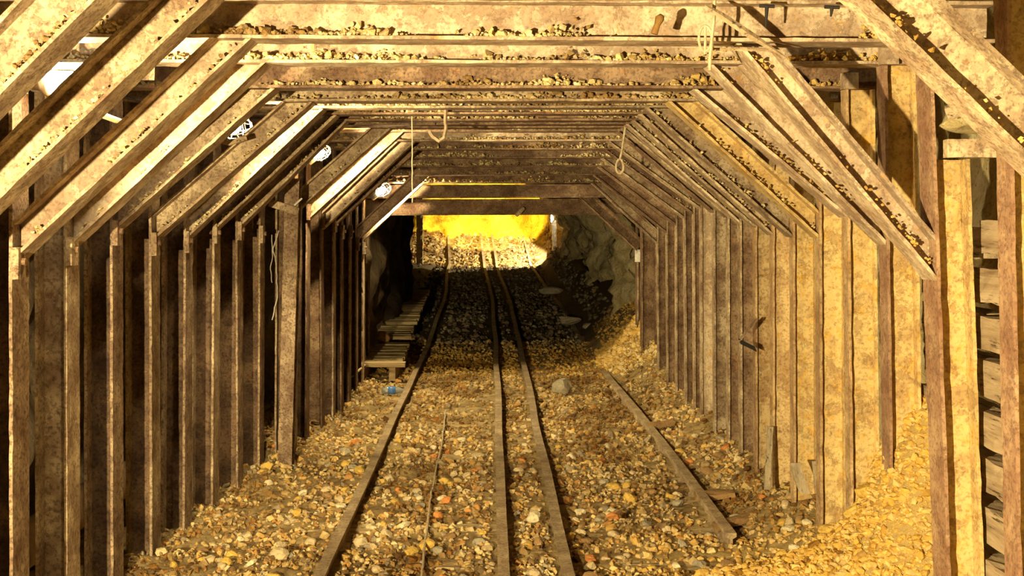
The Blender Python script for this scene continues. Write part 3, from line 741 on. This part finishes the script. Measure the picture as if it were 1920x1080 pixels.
string([P(509, 440, 7.6), P(511, 475, 7.6), P(507, 505, 7.6), P(510, 530, 7.6)], .003, 'pale loose wire dangling by the leaning prop, left strand', 'wire', 'wire', .006, 'wire')
string([P(642, 718, 10.8), P(665, 702, 11.0), P(680, 688, 11.5), P(690, 680, 12.0)], .01, 'light hose lying along the foot of the left wall, far along', 'rope', 'hose', .01, 'hose')
gp = []
for px, py in ((836, 768), (832, 800), (828, 835), (815, 890), (808, 930), (801, 990), (792, 1060), (789, 1100)):
    dd = 1.645*F/(py-CY); q = P(px, py, dd); q.z = max(ground(q.x, dd)+.022, -.05); gp.append(q)
string(gp, .006, 'thin cord lying on the rubble between the left rails', name='cord', wob=.006, cat='cord')
sp = obj('wood_splinter', tube([P(1322, 10, 3.95), P(1350, 28, 3.97), P(1410, 68, 4.02), P(1472, 107, 4.08)], [.004, .012, .013, .003], 5), 'timber')
tag(sp, 'long dark wooden splinter slanting across the near cap beam', 'splinter')
sp = obj('wood_splinter', tube([P(1270, 92, 4.08), P(1400, 92, 4.06), P(1448, 93, 4.1)], [.003, .007, .006], 5), 'timber')
tag(sp, 'pale level lath under the near cap beam on the right', 'splinter')
for (px, py, d_, l_) in ((1438, 12, 4.05, .07), (1560, 14, 4.05, .03), (1237, 35, 4.02, .05)):
    q = P(px, py, d_)
    if px == 1237:
        o = obj('clay_lump', tube([q+Vector((.008, 0, .012)), q, q-Vector((.008, 0, .02)), q-Vector((.018, 0, .05))], [.008, .016, .01, .012], 9), 'crust', smooth=True)
        tag(o, 'pale clay lump stuck on the near cap beam', 'lump'); continue
    o = obj('hook', join(tube([q, q-Vector((.004, 0, l_))], [.007, .003], 6), tube([q-Vector((.025, 0, -.002)), q+Vector((.025, 0, .0))], .006, 6)), 'steel_l' if px == 1237 else 'black')
    tag(o, {1438: 'black iron hook hanging on the near cap beam, longer one', 1560: 'black iron hook on the near cap beam near the right corner'}[px], 'hook')

# pipe behind the left posts
tag(obj('pipe', tube([Vector((-1.93, 2.2+.5*i, .33+.02*math.sin(i)-.02*i)) for i in range(14)], .09, 16), 'pipe', smooth=True), 'fat dusty pipe running behind the left wall posts low down', 'pipe')
string([P(350, 205, 4.3), P(385, 222, 4.35), P(440, 238, 4.45)], .014, 'thin conduit crossing behind the second left knee brace', 'lampmetal', 'conduit', .001, 'conduit') if False else None
# ------------------------------------------------------------------ lamps
def lathe(c, ax, prof, n=18):
    return tube([c+ax*t for t, _ in prof], [r_ for _, r_ in prof], n)
# near flood lamp
r = thing('flood_lamp', L1+Vector((0, 0, .08)), 'bright glass flood lamp behind the upper left knee braces, nearest lamp', 'lamp', 'lamps along the left side')
ax = Vector((1, -.25, -.05)).normalized(); c = L1-ax*.05
obj('housing', lathe(c-ax*.06, ax, [(-.03, .02), (-.025, .05), (.03, .055), (.035, .066), (.055, .066)]), 'lampmetal', r, True)
obj('lens', lathe(c, ax, [(-.005, .052), (.01, .058), (.10, .056), (.12, .04), (.125, .01)]), 'glow', r, True, label='glowing glass jar')
for k in range(4):
    t = k*math.pi/2+.4; u_ = ax.orthogonal().normalized(); s_ = ax.cross(u_); dirv = u_*math.cos(t)+s_*math.sin(t)
    obj('guard_bar', tube([c+dirv*.062-ax*.005, c+dirv*.064+ax*.1, c+dirv*.04+ax*.13], .0035, 6), 'white', r)
obj('bracket', box(P(84, 95, 4.4), P(100, 210, 4.43)), 'steel', r)
r2 = thing('insulator', P(66, 135, 3.95), 'small white pipe elbow left of the nearest flood lamp', 'fitting')
obj('stem', tube([P(58, 115, 4.3), P(68, 138, 4.3)], .012, 10), 'white', r2)
obj('nut', tube([P(66, 136, 4.3), P(70, 146, 4.3)], .018, 6), 'lampmetal', r2)
tag(obj('cleat_plate', box(P(26, 160, 4.12), P(52, 176, 4.16)), 'steel'), 'small drilled plate clipped across the first left post', 'plate')
tag(obj('conduit', tube([P(172, 205, 4.3), P(190, 215, 4.32), P(235, 232, 4.4)], .011, 10), 'lampmetal'), 'short conduit pipe seen right of the nearest flood lamp', 'conduit')
tag(obj('hanging_sheet', plate(P(272, 90, 4.9), P(270, 150, 4.9), Vector((1, 0, 0)), .042, Vector((0, 1, 0)), .004, jit=.003), 'steel_g'), 'ragged grey sheet scrap hanging in the roof gap at left', 'scrap')
# cage lamps
def cage_lamp(L, d, s, ax, lab):
    r = thing('cage_lamp', L+Vector((0, 0, .05)), lab, 'lamp', 'lamps along the left side')
    ax = Vector(ax).normalized(); u_ = ax.orthogonal().normalized(); s_ = ax.cross(u_)
    obj('bulb', lathe(L-ax*.03*s, ax, [(-.02*s, .012*s), (0, .017*s), (.025*s, .028*s), (.05*s, .026*s), (.066*s, .012*s)], 14), 'glow', r, True, label='glowing bulb')
    obj('socket', lathe(L-ax*.07*s, ax, [(-.04*s, .012*s), (-.035*s, .022*s), (.015*s, .022*s), (.02*s, .016*s)], 12), 'lampmetal', r, True)
    cg = bpy.data.objects.new('cage', None); COL.objects.link(cg); cg.parent = r; cg.location = (0, 0, 0)
    for k in range(6):
        t = k*math.pi/3; dv = u_*math.cos(t)+s_*math.sin(t)
        obj('cage_wire', tube([L-ax*.05*s+dv*.022*s, L-ax*.02*s+dv*.045*s, L+ax*.03*s+dv*.05*s, L+ax*.065*s+dv*.04*s, L+ax*.085*s+dv*.018*s, L+ax*.09*s], .0022, 5), 'white', cg)
    for q_, rr in ((-.02, .046), (.03, .051), (.07, .037)):
        obj('cage_ring', tube([L+ax*q_*s+(u_*math.cos(a_*.4488)+s_*math.sin(a_*.4488))*rr*s for a_ in range(15)], .0022, 5), 'white', cg)
    return r
cage_lamp(L2, 5.93, 1.1, (1, -.15, .12), 'glowing bulb in a white wire cage, second lamp on the left')
cage_lamp(L3, 8.16, .9, (.8, -.2, .6), 'glowing bulb in a wire cage, third lamp on the left')
cage_lamp(L4, 11.3, 1.1, (.8, -.2, .6), 'glowing bulb in a wire cage, farthest lamp on the left')
tag(obj('conduit', tube([P(402, 262, 5.7), P(430, 268, 5.68), P(462, 258, 5.7)], .013, 10), 'timber'), 'pale broken stick lying under the second lamp', 'stick')
# wiring between lamps
w_ = [(L1, L2), (L2, L3), (L3, L4)]
for k, (a, b_) in enumerate(w_):
    mid = [a.lerp(b_, t/8)+Vector((-.09, 0, .07-.05*math.sin(math.pi*t/8))) for t in range(9)]
    tag(obj('power_cable', tube(mid, .005, 6), 'black'), f'thin black cable strung to the {ORD[k+1]} lamp', 'cable', 'lamp cables')
# off-view lamp housings of the other light sources
for (q, lab) in (((-1.34, .11, 1.36), 'lamp hanging beside the viewer on the left'), ((-.3, 27.05, 2.28), 'lamp of the far chamber hidden above the lintel')):
    r = thing('flood_lamp', q, lab, 'lamp'); q = Vector(q)
    obj('housing', box(q-Vector((.05, .04, .02)), q+Vector((.03, .04, .06))), 'lampmetal', r)
    obj('hanger', tube([q+Vector((0, 0, .06)), q+Vector((0, 0, .5))], .006, 6), 'steel', r)

# far chamber: white props and marker strips
tag(obj('timber_prop', plate(Vector((-1.62, 27.6, .2)), Vector((-1.62, 27.6, 2.2)), Vector((1, 0, 0)), .07, Vector((0, 1, 0)), .07, jit=.012), 'sleeper'), 'pale upright prop at the left of the lit far chamber', 'prop')
tag(obj('timber_prop', plate(Vector((1.46, 28.25, .35)), Vector((1.40, 28.2, 2.2)), Vector((1, 0, 0)), .05, Vector((0, 1, 0)), .05, jit=.012), 'white'), 'white upright prop at the right of the lit far chamber', 'prop')
for (px0, px1, yy_, lab) in ((812, 819, 30.8, 'dark upright post in the yellow far chamber'),):
    tag(obj('timber_prop', box((P(px0, 0, yy_).x, yy_, .9), (P(px1, 0, yy_).x, yy_+.1, 2.3)), 'timber'), lab, 'prop')
r = thing('work_lamp', (1.39, 27.9, 1.3), 'small white lamp on a stand at the right of the far lit chamber', 'lamp')
obj('lamp_head', tube([Vector((1.42, 27.8, 1.37)), Vector((1.36, 27.82, 1.36))], [.05, .09], 12), 'white', r)
obj('lens', tube([Vector((1.36, 27.8, 1.36)), Vector((1.345, 27.8, 1.36))], [.085, .08], 12), 'glow', r)
tag(obj('marker_board', box(P(1191, 468, 12.05), P(1201, 491, 12.08)), 'white'), 'small white board on the last right post by the far opening', 'board')
tag(obj('conduit', tube([P(1196, 492, 12.05), P(1197, 545, 12.05), P(1196, 600, 12.05)], .012, 8), 'steel_g'), 'grey conduit running down from the small white board', 'conduit')
